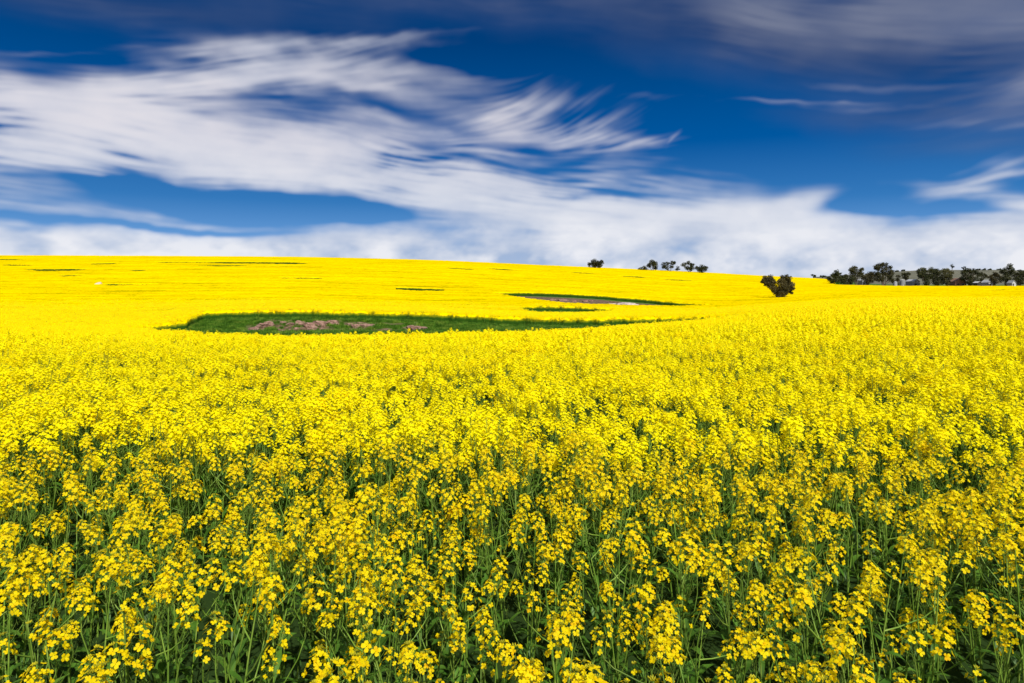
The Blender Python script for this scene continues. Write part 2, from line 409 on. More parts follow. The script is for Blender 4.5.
def make_plant(seed, lod=0, full=False):
    """returns dict: stem MB, leaves [MB], heads [(flower MB, bud MB)], pods MB"""
    rng = rs(seed)
    H = 1.0 + .10 * rng.rand()
    bend = rng.randn(2) * .05
    t = np.linspace(0, 1, 6 if lod == 0 else 3)
    def axis(t): return np.stack([bend[0] * t ** 2, bend[1] * t ** 2, H * t], -1)
    stem = MB(); leaves = []; heads = []
    main = axis(t); tube(stem, main, np.linspace(.0065, .0022, len(t)), 4 if lod == 0 else 3)
    tips = [(main[-1], main[-1] - main[-2])]
    nb = rng.randint(4, 7) if full else rng.randint(3, 6)
    for i in range(nb):
        tb = .5 + .36 * (i + rng.rand() * .6) / nb
        a = i * 2.4 + rng.rand() * .8
        b0 = axis(np.array(tb)); top = H * ((.72 + .26 * rng.rand()) if lod == 0 and not full else (.84 + .16 * rng.rand())) + .02
        top = max(top, b0[2] + .12)
        rad = .06 + .13 * rng.rand()
        e = np.array([b0[0] + rad * cos(a), b0[1] + rad * sin(a), top])
        m1 = b0 * .5 + e * .5 + np.array([cos(a), sin(a), 0]) * rad * .28
        P = [b0, m1, e] if lod else [b0, b0 * .7 + m1 * .3 + np.array([cos(a), sin(a), 0]) * .01, m1, m1 * .5 + e * .5 + np.array([cos(a), sin(a), 0]) * .012, e]
        tube(stem, P, np.linspace(.0034, .0018, len(P)), 4 if lod == 0 else 3)
        tips.append((e, np.array([cos(a) * .15, sin(a) * .15, 1.])))
    for p, up in tips:
        f, b, pods = MB(), MB(), MB()
        raceme(rng, p, up, lod, f, b, pods, .74 + .5 * rng.rand(), full)
        heads.append((f, b, pods))
    nl = 8 if lod == 0 else 3
    for i in range(nl):
        q = i / nl; hh = .08 + .68 * q + .05 * rng.rand()
        big = 1 - .62 * q
        lm = MB(); p = axis(np.array(hh / H))
        leaf(lm, p, i * 2.4 + rng.rand(), (.17 * big + .03) * (.8 + .4 * rng.rand()), .019 * big + .004, .9 + .4 * rng.rand(), 1.0 + 1.0 * rng.rand(), 0, 4 if lod == 0 else 2)
        leaves.append(lm)
    return dict(stem=stem, leaves=leaves, heads=heads, H=H)

CM = [M_petal, M_bud, M_stem, M_pod, M_leaf]
CMF = [M_petal_far, M_bud, M_stem, M_pod, M_leaf]
def merge_into(mb, P, tr=None):
    def put(src, mi):
        if not src.n: return
        V, F, _, S = src.arrays()
        if tr is not None: V = V @ tr[0].T + tr[1]
        mb.add(V, F, mi, bool(S[0]))
    put(P['stem'], 2)
    for l in P['leaves']: put(l, 4)
    for f, b, pd in P['heads']:
        put(pd, 3)
        V, F, Mi, S = f.arrays()
        if tr is not None: V = V @ tr[0].T + tr[1]
        mb.add(V, F, np.where(Mi == 1, 2, 0), False)
        put(b, 1)

NPV = 18
plants = [make_plant(100 + i) for i in range(NPV)]
srcA = bpy.data.collections.new('plant_sources')
for i in range(NPV):
    mb = MB(); merge_into(mb, plants[i])
    srcA.objects.link(bpy.data.objects.new('crop_plant', mb.mesh('crop_plant', CM)))
srcA2 = bpy.data.collections.new('full_plant_sources')
for i in range(NPV):
    mb = MB(); merge_into(mb, make_plant(700 + i, 0, True))
    srcA2.objects.link(bpy.data.objects.new('crop_plant', mb.mesh('crop_plant', CMF)))
def patch_sources(name, lod, count, dens, mats):
    c = bpy.data.collections.new(name)
    base = [make_plant(300 + lod * 50 + i, lod) for i in range(6)]
    for i in range(count):
        rng = rs(900 + i + lod * 77); mb = MB()
        for k in range(dens):
            a = rng.rand() * 6.28; s = .88 + .2 * rng.rand() + (.12 if rng.rand() < .06 else 0); tl = rng.randn(2) * .07
            Rm = np.array([[cos(a), -sin(a), tl[0]], [sin(a), cos(a), tl[1]], [0, 0, 1]]) * s
            merge_into(mb, base[rng.randint(6)], (Rm, np.array([rng.rand() - .5, rng.rand() - .5, 0]) * 1.08))
        c.objects.link(bpy.data.objects.new('crop_patch', mb.mesh('crop_patch', mats)))
    return c
srcB = patch_sources('patch_sources', 1, 8, 24, CMF)
srcC = patch_sources('distant_patch_sources', 2, 8, 24, CMF)

def gn_object(name, layers, mats, **props):
    """one object: every layer is (points, index, euler, scale, source collection)"""
    P = np.concatenate([l[0] for l in layers])
    me = bpy.data.meshes.new(name); me.vertices.add(len(P)); me.vertices.foreach_set('co', P.astype(np.float32).ravel())
    ii = me.attributes.new('idx', 'INT', 'POINT'); ii.data.foreach_set('value', np.concatenate([l[1] for l in layers]).astype(np.int32))
    ro = me.attributes.new('rot', 'FLOAT_VECTOR', 'POINT'); ro.data.foreach_set('vector', np.concatenate([l[2] for l in layers]).astype(np.float32).ravel())
    sc = me.attributes.new('scl', 'FLOAT', 'POINT'); sc.data.foreach_set('value', np.concatenate([l[3] for l in layers]).astype(np.float32))
    ly = me.attributes.new('layer', 'INT', 'POINT'); ly.data.foreach_set('value', np.concatenate([np.full(len(l[0]), k) for k, l in enumerate(layers)]).astype(np.int32))
    for m in mats: me.materials.append(m)
    o = link(name, me, **props)
    ng = bpy.data.node_groups.new(name, 'GeometryNodeTree')
    ng.interface.new_socket('Geometry', in_out='INPUT', socket_type='NodeSocketGeometry')
    ng.interface.new_socket('Geometry', in_out='OUTPUT', socket_type='NodeSocketGeometry')
    gi = ng.nodes.new('NodeGroupInput'); go = ng.nodes.new('NodeGroupOutput'); jn = ng.nodes.new('GeometryNodeJoinGeometry')
    def named(t, n):
        a = ng.nodes.new('GeometryNodeInputNamedAttribute'); a.data_type = t; a.inputs[0].default_value = n
        return a.outputs[0]
    lay = named('INT', 'layer')
    for k, l in enumerate(layers):
        ci = ng.nodes.new('GeometryNodeCollectionInfo'); ci.inputs[0].default_value = l[4]
        ci.inputs['Separate Children'].default_value = True; ci.inputs['Reset Children'].default_value = True
        cmp = ng.nodes.new('FunctionNodeCompare'); cmp.data_type = 'INT'; cmp.operation = 'EQUAL'
        ints = [s for s in cmp.inputs if s.type == 'INT']
        ng.links.new(lay, ints[0]); ints[1].default_value = k
        ip = ng.nodes.new('GeometryNodeInstanceOnPoints')
        ng.links.new(gi.outputs[0], ip.inputs['Points']); ng.links.new(cmp.outputs[0], ip.inputs['Selection'])
        ng.links.new(ci.outputs[0], ip.inputs['Instance']); ip.inputs['Pick Instance'].default_value = True
        ng.links.new(named('INT', 'idx'), ip.inputs['Instance Index'])
        e2r = ng.nodes.new('FunctionNodeEulerToRotation'); ng.links.new(named('FLOAT_VECTOR', 'rot'), e2r.inputs[0])
        ng.links.new(e2r.outputs[0], ip.inputs['Rotation'])
        ng.links.new(named('FLOAT', 'scl'), ip.inputs['Scale'])
        ng.links.new(ip.outputs[0], jn.inputs[0])
    ng.links.new(jn.outputs[0], go.inputs[0])
    md = o.modifiers.new('scatter', 'NODES'); md.node_group = ng
    return o

rng = rs(11)
def jitter_grid(x0, x1, y0, y1, step, rng, j=.9):
    gx, gy = np.meshgrid(np.arange(x0, x1, step), np.arange(y0, y1, step))
    gx = gx.ravel() + (rng.rand(gx.size) - .5) * step * j; gy = gy.ravel() + (rng.rand(gy.size) - .5) * step * j
    return gx, gy
# plants one by one up to 12 m
ga = jitter_grid(-15, 15, .55, 3.2, .222, rng, 1.4); gb = jitter_grid(-15, 15, 3.3, 12.3, .203, rng, 1.4)
gx, gy = np.concatenate([ga[0], gb[0]]), np.concatenate([ga[1], gb[1]])
keep = (np.abs(gx) < .75 * gy + 3.2) & (np.hypot(gx, gy) > .55)
keep &= (vnoise(gx * 1.6, gy * 1.6) + .35 * (rng.rand(len(gx)) - .5)) > -.42       # small thin spots in the stand
gx, gy = gx[keep], gy[keep]
n = len(gx)
gz = ground_z(gx, gy)
sc = .89 + .18 * rng.rand(n) + .14 * vnoise(gx * .8 + 4, gy * .8) + (rng.rand(n) < .04) * .08
idx = rng.randint(0, NPV, n); rot = np.stack([rng.randn(n) * .085, rng.randn(n) * .085, rng.rand(n) * 6.283], 1)
vis = (np.abs(gx) < .75 * gy + .05) & (gy > 1.68)
order = np.argsort(np.where(vis, gy, 1e9))[:300]
hero = np.zeros(n, bool); hero[order] = True
# the nearest three hundred plants
GROUP = 'flowering canola plants at the near front of the field'
LAB = 'tall green canola plant with yellow flower heads in the front of the field'
protos = {}
def proto_meshes(k):
    if k in protos: return protos[k]
    P = plants[k]; out = []
    out.append(('stem', P['stem'].mesh('stem', M_stem), None))
    for l in P['leaves']: out.append(('leaf', l.mesh('leaf', M_leaf), None))
    for f, b, pd in P['heads']: out.append(('flower_head', f.mesh('flower_head', [M_petal, M_stem]), (b.mesh('flower_buds', M_bud), pd.mesh('seed_pods', M_pod))))
    protos[k] = out; return out
for i in np.nonzero(hero)[0]:
    r = link('canola_plant', None, label=LAB, category='plant', group=GROUP)
    r.location = (gx[i], gy[i], gz[i]); r.rotation_euler = rot[i]; r.scale = (sc[i],) * 3
    for nm, me, sub in proto_meshes(int(idx[i])):
        c = link(nm, me, r)
        if sub is not None: link('flower_buds', sub[0], c); link('seed_pods', sub[1], c)
ns = ~hero
far_ = rng.rand(n) < np.interp(gy, [2.8, 4.8], [0, 1])
n0 = ns & ~far_; n1 = ns & far_
L0 = (np.stack([gx, gy, gz - .01], 1)[n0], idx[n0], rot[n0], sc[n0], srcA)
L0b = (np.stack([gx, gy, gz - .01], 1)[n1], idx[n1], rot[n1] * [.6, .6, 1], sc[n1], srcA2)
def patches(x0, x1, y0, y1, step, dmin, dmax, src, rng, s0):
    px_, py_ = jitter_grid(x0, x1, y0, y1, step, rng, .5)
    k = (np.abs(px_) < .80 * py_ + 6) & (py_ > dmin) & (py_ < dmax)
    px_, py_ = px_[k], py_[k]
    mk = crop_mask(px_, py_)
    for ox, oy in ((.1, 0), (-.1, 0), (0, -.1)): mk = np.minimum(mk, crop_mask(px_ + ox, py_ + oy))
    k = (mk > .7) & (rng.rand(len(mk)) < np.interp(py_, [85, 135], [1, .12]))
    px_, py_ = px_[k], py_[k]; m = len(px_)
    z = ground_z(px_, py_) - .01
    # follow the slope
    ex = (ground_z(px_ + .5, py_) - ground_z(px_ - .5, py_)); ey = (ground_z(px_, py_ + .5) - ground_z(px_, py_ - .5))
    ro = np.stack([np.zeros(m), np.zeros(m), rng.randint(0, 4, m) * pi / 2 + rng.randn(m) * .2], 1)
    return (np.stack([px_, py_, z], 1), rng.randint(0, 8, m), ro, s0 * (.97 + .08 * rng.rand(m) + .12 * vnoise(px_ * .25, py_ * .25)), src)
L1 = patches(-40, 40, 12.2, 42, 1.0, 12.2, 41, srcB, rng, 1.0)
L2 = patches(-120, 120, 41, 140, 1.0, 41, 135, srcC, rng, 1.0)
gn_object('canola_crop', [L0, L0b, L1, L2], CM + [M_petal_far], label='dense mass of yellow canola flowers and green stems behind the nearest plants', category='crop', kind='stuff')

# ------------------------------------------------------------------ grass on the bank
def grass_sources():
    c = bpy.data.collections.new('tuft_sources')
    for i in range(6):
        rg = rs(60 + i); mb = MB()
        for k in range(34):
            a = rg.rand() * 6.28; p = np.array([rg.randn() * .12, rg.randn() * .12, 0]); L = .16 + .2 * rg.rand()
            leaf(mb, p, a, L, .012, 1.35 - .5 * rg.rand(), .5 + .6 * rg.rand(), 0, 2)
        if i == 5:
            pass
        c.objects.link(bpy.data.objects.new('grass_tuft', mb.mesh('grass_tuft', M_grass)))
    return c
tx, ty = jitter_grid(-42, 30, 58, 84, .27, rng, 1.2)
tx2, ty2 = jitter_grid(0, 20, 108, 124, .4, rng, 1.2)
tx = np.concatenate([tx, tx2]); ty = np.concatenate([ty, ty2])
k = crop_mask(tx, ty) < .5
tx, ty = tx[k], ty[k]
px_, d_ = pxd(tx, ty)
patch = np.clip(vnoise(tx * .22 + 3, ty * .45) * 2.2 + .5 + vnoise(tx * 1.1, ty * 1.2) * 2.2, 0, 1)
band = (px_ > 245) & (px_ < 420) & (d_ > 72.5) & (d_ < 80.5)
k = ~(band & (patch > .42) & (rng.rand(len(tx)) < .93))
tx, ty = tx[k], ty[k]; m = len(tx)
gn_object('bank_grass', [(np.stack([tx, ty, ground_z(tx, ty)], 1), rng.randint(0, 6, m), np.stack([np.zeros(m), np.zeros(m), rng.rand(m) * 6.28], 1), .7 + .7 * rng.rand(m) + .5 * vnoise(tx * .3, ty * .3), grass_sources())],
          [M_grass], label='rough green grass covering the long bank that cuts through the crop', category='grass', kind='stuff')

# ------------------------------------------------------------------ stones
def sphere_quads(n=6):
    V = {}; F = []
    vs = []
    def vid(p):
        k = tuple(np.round(p, 5))
        if k not in V: V[k] = len(vs); vs.append(p)
        return V[k]
    g = np.linspace(-1, 1, n + 1)
    for ax in range(3):
        for s in (-1, 1):
            for i in range(n):
                for j in range(n):
                    q = []
                    for a, b in ((i, j), (i + 1, j), (i + 1, j + 1), (i, j + 1)):
                        p = np.zeros(3); p[ax] = s; p[(ax + 1) % 3] = g[a]; p[(ax + 2) % 3] = g[b]
                        q.append(vid(p))
                    F.append(q if s > 0 else q[::-1])
    return np.array(vs), np.array(F)
SV, SF = sphere_quads(6)
def rock_mesh(seed, mat):
    rg = rs(seed); V = SV * .45 + .55 * SV / np.linalg.norm(SV, axis=1)[:, None]
    for k in range(7):
        nrm = rg.randn(3); nrm /= np.linalg.norm(nrm); dd = .55 + .3 * rg.rand()
        over = V @ nrm - dd; V = V - np.clip(over, 0, None)[:, None] * nrm * .9
    V = V + .035 * rg.randn(*V.shape)
    return mesh_from('stone', V, SF, mat, None, np.zeros(len(SF)))
rocks = [rock_mesh(40 + i, M_rock) for i in range(6)]
pale = [rock_mesh(50 + i, M_rock_pale) for i in range(3)]
def place(px, d, lift=0.0):
    x = (px - CX) / FPX * d
    return x, d, float(ground_z(np.array([x]), np.array([d]))[0]) + lift
def stone(px, d, s, me, label, group=None, name='stone'):
    o = link(name, me, label=label, category='stone')
    if group: o['group'] = group
    x, y, z = place(px, d, s[2] * .25); o.location = (x, y, z); o.scale = s; o.rotation_euler = (0, 0, random.random() * 1.0 - .5)
random.seed(4)
for px, d, w in [(254, 73.5, .5), (258, 74.6, .45), (262, 75.5, .6), (268, 76.4, .5), (284, 77, .4), (290, 76.2, .45), (299, 77, .5), (309, 75, .6), (313, 73.5, .55), (319, 75.6, .7), (325, 76.5, .6), (332, 77, .55), (337, 75.8, .4)] + [(250 + 7 * i + random.random() * 5, 72.8 + random.random() * 6, .18 + random.random() * .16) for i in range(13)]:
    stone(px, d, (w * 1.15, w * .8, w * .66), random.choice(rocks), 'pinkish stone in the bare soil of the middle of the green bank', 'pink stones along the middle of the bank')
for px, d, w in [(349, 75.5, .5), (355, 74.6, .5), (361, 75.2, .45), (367, 74.8, .6), (371, 75.5, .4)] + [(345 + 6 * i + random.random() * 4, 73 + random.random() * 5, .18 + random.random() * .14) for i in range(6)]:
    stone(px, d, (w * 1.15, w * .8, w * .66), random.choice(rocks), 'pinkish stone in the bare patch right of the middle of the green bank', 'pink stones right of the bank middle')
for px, d, w in [(410, 74.6, .45), (415, 73.6, .6), (421, 74, .6), (418, 75, .4)]:
    stone(px, d, (w * 1.15, w * .8, w * .66), random.choice(rocks), 'pinkish stone in the small rightmost cluster on the green bank', 'pink stones at the right end of the bank')
for px, d, w in [(179, 66.8, .4), (190, 66.4, .35), (201, 66.0, .4), (212, 65.6, .35)]:
    stone(px, d, (w * 1.2, w * .8, w * .45), random.choice(rocks), 'small greyish stone low in the grass at the left end of the bank', 'small stones at the left end of the bank')
for px, d, w in [(551, 172, .9), (556, 175, .7), (561, 172, 1.0), (566, 174, .8), (574, 173, .7), (585, 175, .8), (591, 178, .6)]:
    stone(px, d, (w, w * .7, w * .45), random.choice(rocks), 'pinkish boulder on the left half of the bare brown patch', 'boulders on the left of the brown patch')
stone(626, 166, (3.1, 1.6, .62), pale[0], 'largest pale slab of rock on the bare brown patch')
stone(612, 167, (1.6, 1.1, .36), pale[1], 'low pale rock just left of the largest slab')
stone(634, 165, (1.2, .9, .40), pale[2], 'pale rock at the right foot of the largest slab')
stone(98, 213, (1.4, 1.0, 1.5), pale[1], 'lone pinkish rock poking out of the yellow field at far left', None, 'boulder')

# ------------------------------------------------------------------ trees
def crown_mesh(seed, lobes, leaf_size, per, mat, fat=1.34):
    density = per / 12.0 * .8
    lobes = [(a, b, c * fat) for a, b, c in lobes]
    rg = rs(seed); Vs = []
    for (lx, lz, r) in lobes:
        nclump = 16; ly = rg.randn() * r * .3
        for c in range(nclump):
            dv = rg.randn(3); dv /= np.linalg.norm(dv)
            rad = r * (.25 + .62 * rg.rand() ** .6)
            cc = np.array([lx, ly, lz]) + dv * rad * np.array([.95, .95, .88])
            cr = r * (.32 + .24 * rg.rand())
            n = int(density * (cr / leaf_size) ** 2 * 2.2) + 8
            o = rg.randn(n, 3); o /= np.linalg.norm(o, axis=1)[:, None]
            P = cc + o * (cr * rg.rand(n, 1) ** .4) * np.array([1.1, 1.1, .75])
            a = rg.randn(n, 3); a /= np.linalg.norm(a, axis=1)[:, None]
            b = np.cross(a, rg.randn(n, 3)); b /= np.linalg.norm(b, axis=1)[:, None] + 1e-9
            s = leaf_size * (.6 + .8 * rg.rand(n, 1))
            Vs.append(np.stack([P - a * s, P - b * s * .6, P + a * s, P + b * s * .6], 1).reshape(-1, 3))
    V = np.concatenate(Vs); F = np.arange(len(V)).reshape(-1, 4)
    return mesh_from('crown', V, F, mat)
def tree(px, d, lobes, label, mat, seed, trunks=1, leaf_size=.2, per=26, trunk_r=.22, name='eucalyptus_tree', group=None, lift=0.0, fat=1.5):
    r = link(name, None, label=label, category='tree')
    if group: r['group'] = group
    r.location = place(px, d, lift - .05)
    mb = MB(); rg = rs(seed)
    order = sorted(lobes, key=lambda l: -l[2])
    for k, (lx, lz, lr) in enumerate(lobes):
        b = np.array([((k % trunks) - (trunks - 1) / 2) * trunk_r * 2.2, rg.randn() * .1, 0])
        e = np.array([lx, rg.randn() * .3, lz]); mid = b * .55 + e * .45 + np.array([0, rg.randn() * .2, -.05 * lz]); mid[0] = b[0] + (e[0] - b[0]) * .3
        r0 = trunk_r * (.65 + .35 * (lr / order[0][2]))
        tube(mb, [b - [0, 0, .2], b * .9 + mid * .1, mid, mid * .45 + e * .55, e], [r0 * 1.25, r0, r0 * .62, r0 * .4, r0 * .15], 7)
        for j in range(4):
            dv = rg.randn(3); dv /= np.linalg.norm(dv); dv[2] = abs(dv[2]) * .8
            s0 = mid * .4 + e * .6
            tube(mb, [s0, s0 + dv * lr * .4 + [0, 0, .1], s0 + dv * lr * .85], [r0 * .35, r0 * .2, r0 * .06], 4)
    link('trunk', mb.mesh('trunk', M_bark), r)
    link('crown', crown_mesh(seed, lobes, leaf_size, per, mat, fat), r)
    return r
# heart-shaped tree standing in the crop
tree(779, 220, [(-3.2, 7.0, 1.5), (-4.9, 6.2, .85), (-3.7, 5.7, 1.3), (-2.5, 6.0, 1.3), (-2.3, 5.0, 1.5), (-1.0, 3.4, 1.6), (1.5, 5.2, 2.4), (1.9, 7.0, 1.5), (3.3, 4.6, 1.6), (3.2, 2.9, 1.3), (.6, 2.6, 1.7), (1.6, 3.4, 1.7)],
     'bushy heart-shaped tree standing alone in the yellow crop', M_eucalypt2, 1, 3, .17, 30, .2, 'heart_shaped_tree', fat=1.13)
# hilltop trees
s = .745
def zl(cx, by, pts, k):  # outlines measured on the photograph, in metres round the foot
    return [((x - cx) * k, (by - y) * k, r * k) for x, y, r in pts]
tree(595.5, 505, zl(595.5, 269.3, [(590.5, 265.2, 2.2), (594, 262.3, 2.6), (598, 262.8, 2.4), (601.5, 262.2, 1.7), (596, 265.6, 2.8), (599.5, 265.6, 2)], s), 'low wide dark tree, leftmost on the skyline hill', M_dark_tree, 2, 2, .26, 16, .2)
tree(651.5, 505, zl(651.5, 269.5, [(641, 266.8, 1.7), (645, 266, 1.9), (652, 260.5, 2.4), (654.5, 262.5, 2.8), (649.5, 263.2, 2.0), (655, 265.2, 1.9)], s), 'round-topped hilltop tree with a low bush at its left foot', M_dark_tree, 3, 3, .26, 14, .2)
tree(669.5, 505, zl(669.5, 270.6, [(664.5, 262.8, 2.0), (668, 261.5, 1.7), (672.5, 261.2, 1.8), (675, 260.8, 1.3), (666.5, 266, 1.8), (671.5, 265, 1.6), (677.8, 266.5, 1.9), (664, 265.4, 1.4)], s), 'open hilltop tree with several bare forked stems', M_dark_tree, 4, 4, .24, 13, .18)
tree(690, 505, zl(690, 271.3, [(684, 262.7, 2.0), (688, 260.8, 1.7), (691, 262.6, 1.8), (687, 265.5, 1.8), (692, 265.3, 2.1), (690, 267, 1.8)], s), 'tall spiky topped hilltop tree touching a rounder one on its right', M_dark_tree, 5, 3, .24, 14, .18)
tree(701, 503, zl(701, 271.8, [(697.5, 266, 2.0), (701, 266, 2.6), (704.5, 266.2, 2.2), (701, 268.5, 2.2), (706, 264.8, 1.0)], s), 'low rounded dark tree, rightmost on the skyline hill', M_dark_tree, 6, 2, .24, 16, .18)
# farm trees
k4 = 400 / FPX
def ft(px, d, by, pts, label, mat, seed, tr=1, per=15, size=.26, rad=.25, **kw):
    tree(px, d, zl(px, by, pts, d / FPX), label, mat, seed, tr, size, per, rad, **kw)
ft(833, 398, 285.5, [(829.5, 278.5, 2.2), (836, 272.5, 2.3), (834, 275.5, 3.0), (839.5, 274, 1.9), (832, 281, 2.6), (838, 279.5, 3.4)], 'dense dark tree at the left end of the farm row', M_dark_tree, 11, 2)
ft(846, 400, 285.5, [(842, 277.5, 2.6), (846, 276.5, 2.6), (850, 278.5, 2.6), (843.5, 281.5, 3), (850, 282, 2.6)], 'low dark tree beneath the taller round one in the farm row', M_dark_tree, 12, 2)
ft(856, 404, 285.5, [(851, 269.5, 2.2), (855.5, 268, 2.6), (860, 270, 2.4), (853, 273.5, 2.8), (858.5, 274, 2.9), (862, 273.5, 1.2), (853.5, 278, 2.2)], 'round-headed tree rising above low dark ones near the left of the farm', M_eucalypt, 13, 2)
ft(868, 402, 285.5, [(865, 276.5, 2.1), (869, 274, 2.3), (873, 272.5, 2.2), (867, 280, 2.2), (872, 278, 3)], 'mid-height tree joined to the left of the tallest farm tree', M_eucalypt2, 14, 2)
ft(884, 402, 285.5, [(877, 266.5, 2.5), (881.5, 264.5, 2.9), (885.5, 263.5, 2.4), (888.5, 267.5, 2.4), (892, 270.5, 2.5), (877.5, 272.5, 3.0), (884, 270.5, 3.2), (890.5, 275.5, 3.2), (880, 277, 3), (891.5, 279, 2.0)], 'tallest broad eucalyptus in the farm row with a pale trunk', M_eucalypt, 15, 3, 15, .26, .32)
ft(906.5, 425, 285, [(904, 273, 1.9), (907.5, 272.5, 2), (906, 276, 2)], 'small grey-green tree behind the pale tanks', M_eucalypt, 16)
ft(899, 428, 285, [(898, 275.5, 1.5), (897.5, 278.5, 1.6)], 'short shrubby tree between the tallest tree and the first pale tank', M_eucalypt2, 26)
ft(926, 403, 285.5, [(920.5, 270, 2.4), (925, 268.5, 2.7), (930, 269, 2.6), (923, 274, 3.2), (929, 275, 3.6), (926.5, 280.5, 3.4), (920.5, 273.5, 2)], 'broad dark tree left of centre in the farm row, right of the tanks', M_dark_tree, 17, 3)
ft(937, 405, 285.5, [(934, 269, 2.3), (937.5, 270.5, 2.6), (934, 275, 3.2), (940, 275, 3), (937, 280, 3.6), (943, 280, 2.2)], 'dark tree in the middle of the dense clump left of the brick house', M_dark_tree, 18, 2)
ft(947.5, 405, 285.5, [(944, 270, 2.3), (948, 269.2, 2.5), (950.5, 272, 2), (945, 275, 3), (949, 277, 2.6), (946, 281, 2.6)], 'dark tree pressed against the left side of the brick house', M_eucalypt, 19, 2)
ft(970, 404, 285.5, [(965, 271, 2.4), (969, 269, 2.4), (973.5, 269.5, 2.6), (977, 272.5, 2.4), (967, 276, 3), (973, 276.5, 3.6), (969, 281, 3), (977, 280.5, 2.4)], 'broad dark tree just right of the brick house', M_dark_tree, 20, 3)
ft(982.5, 425, 285.5, [(981, 273, 2), (984.5, 275, 2), (982, 278.5, 1.8)], 'lighter green tree behind the white shed', M_eucalypt, 21)
ft(994.5, 404, 285.5, [(991, 275, 2.0), (994.5, 273, 2.1), (997.5, 275, 2), (995, 279.5, 2.4), (992, 278, 1.6)], 'short bronze tree just right of the white shed', M_eucalypt2, 22, 2)
ft(1006, 404, 285.5, [(1004, 269, 2.6), (1008, 265.5, 2.6), (1011, 268.5, 2.4), (1006, 274, 3.2), (1003, 278, 2.8), (1008.5, 279, 2.6)], 'tall pointed dark tree near the right end of the farm row', M_dark_tree, 23, 2)
ft(1019, 402, 285.5, [(1014.5, 272.5, 2.4), (1019, 271.5, 2.6), (1023, 272.5, 2.6), (1017, 277.5, 3), (1023, 278.5, 3.2), (1020, 281.5, 2.4)], 'rounded dark tree at the right end of the farm row', M_dark_tree, 24, 2)
ft(1034, 404, 285.5, [(1030, 273.5, 2.8), (1036, 272.5, 2.6), (1033, 279, 3.4)], 'dark tree cut by the right edge of the picture', M_dark_tree, 25, 2)

# ------------------------------------------------------------------ farm buildings
def bloc(o, px, d, rz=0): o.location = place(px, d, -.05); o.rotation_euler = (0, 0, rz)
def gable(name, label, cat, px, d, w, l, h, rise, wm, rm, rz, doors=1, wins=1, chimney=False, mats_door=None):
    r = link(name, None, label=label, category=cat); bloc(r, px, d, rz)
    mb = MB(); box(mb, (0, 0, h / 2), (w, l, h))
    V = [[-w / 2, -l / 2, h], [w / 2, -l / 2, h], [0, -l / 2, h + rise], [0, -l / 2, h + rise], [-w / 2, l / 2, h], [w / 2, l / 2, h], [0, l / 2, h + rise], [0, l / 2, h + rise]]
    mb.add(V, [[0, 1, 2, 3], [5, 4, 7, 6]]); link('wall', mb.mesh('wall', wm), r)
    rb = MB(); e = .3; t = .12; sl = rise / (w / 2)
    for s_ in (-1, 1):
        x0, x1 = 0, s_ * (w / 2 + e); z0, z1 = h + rise + .03, h - e * sl + .03
        V = [[x0, -l / 2 - e, z0], [x1, -l / 2 - e, z1], [x1, l / 2 + e, z1], [x0, l / 2 + e, z0]]
        V = np.array(V + [[a, b, c + t] for a, b, c in V])
        rb.add(V, [[0, 1, 2, 3], [7, 6, 5, 4], [0, 4, 5, 1], [1, 5, 6, 2], [2, 6, 7, 3], [3, 7, 4, 0]])
    ro = link('roof', rb.mesh('roof', rm), r)
    if chimney:
        cb = MB(); box(cb, (w * .28, l * .1, h + rise * .9), (.7, .7, 1.6)); link('chimney', cb.mesh('chimney', M_brick), ro)
    for i in range(doors):
        db = MB(); x = -w * .22 + i * w * .5; box(db, (x, -l / 2 - .03, 1.05), (1.0 if cat == 'house' else w * .3, .07, 2.1)); link('door', db.mesh('door', M_opening_shaded_wall), r)
    for i in range(wins):
        wb = MB(); x = w * .22 - i * w * .02 + (i * w * .2); fx = x
        box(wb, (fx, -l / 2 - .02, 1.5), (1.3, .05, 1.2)); f = link('window', wb.mesh('window', M_white), r)
        pb = MB(); box(pb, (fx, -l / 2 - .055, 1.5), (1.1, .05, 1.0)); link('pane', pb.mesh('pane', M_glass), f)
    return r
def tank(label, px, d, rad, h, mat):
    r = link('water_tank', None, label=label, category='tank'); bloc(r, px, d)
    mb = MB(); zz = np.linspace(0, h, 13); tube(mb, [[0, 0, z] for z in zz], [rad + .03 * (i % 2) for i in range(13)], 20); link('drum', mb.mesh('drum', mat), r)
    cb = MB(); tube(cb, [[0, 0, h - .02], [0, 0, h + .05], [0, 0, h + rad * .28], [0, 0, h + rad * .34]], [rad + .12, rad + .1, rad * .2, .01], 20); link('lid', cb.mesh('lid', M_iron_roof), r)
tank('pale grey iron water tank, left of the two tanks', 902.3, 412, 1.5, 4.0, M_iron)
tank('pale grey iron water tank, right of the two tanks', 895, 418, 1.1, 3.0, M_iron_roof)
gable('farm_shed', 'grey iron farm shed between the tanks and the dense dark trees', 'shed', 912.8, 412, 4.4, 6, 3.4, 1.1, M_iron, M_iron_roof, .25, 1, 0)
gable('brick_house', 'reddish brick farmhouse seen between two dark trees', 'house', 957.4, 412, 6.2, 8, 3.3, 1.9, M_brick, M_tile, -.15, 1, 1, True)
gable('white_shed', 'white farm shed with a pale roof right of the broad dark tree', 'shed', 988, 412, 4.2, 5, 2.9, 1.4, M_white, M_iron_roof, .2, 1, 0)
gable('white_shed', 'narrow white shed at the foot of the tall pointed tree', 'shed', 1011.6, 400, 2.3, 4, 2.6, 1.3, M_white, M_iron_roof, 0, 1, 0)
gable('farm_shed', 'pale blue grey shed half hidden behind the left farm trees', 'shed', 862.5, 414, 3.4, 5, 3.4, 1.0, M_iron, M_iron_roof, .1, 1, 0)
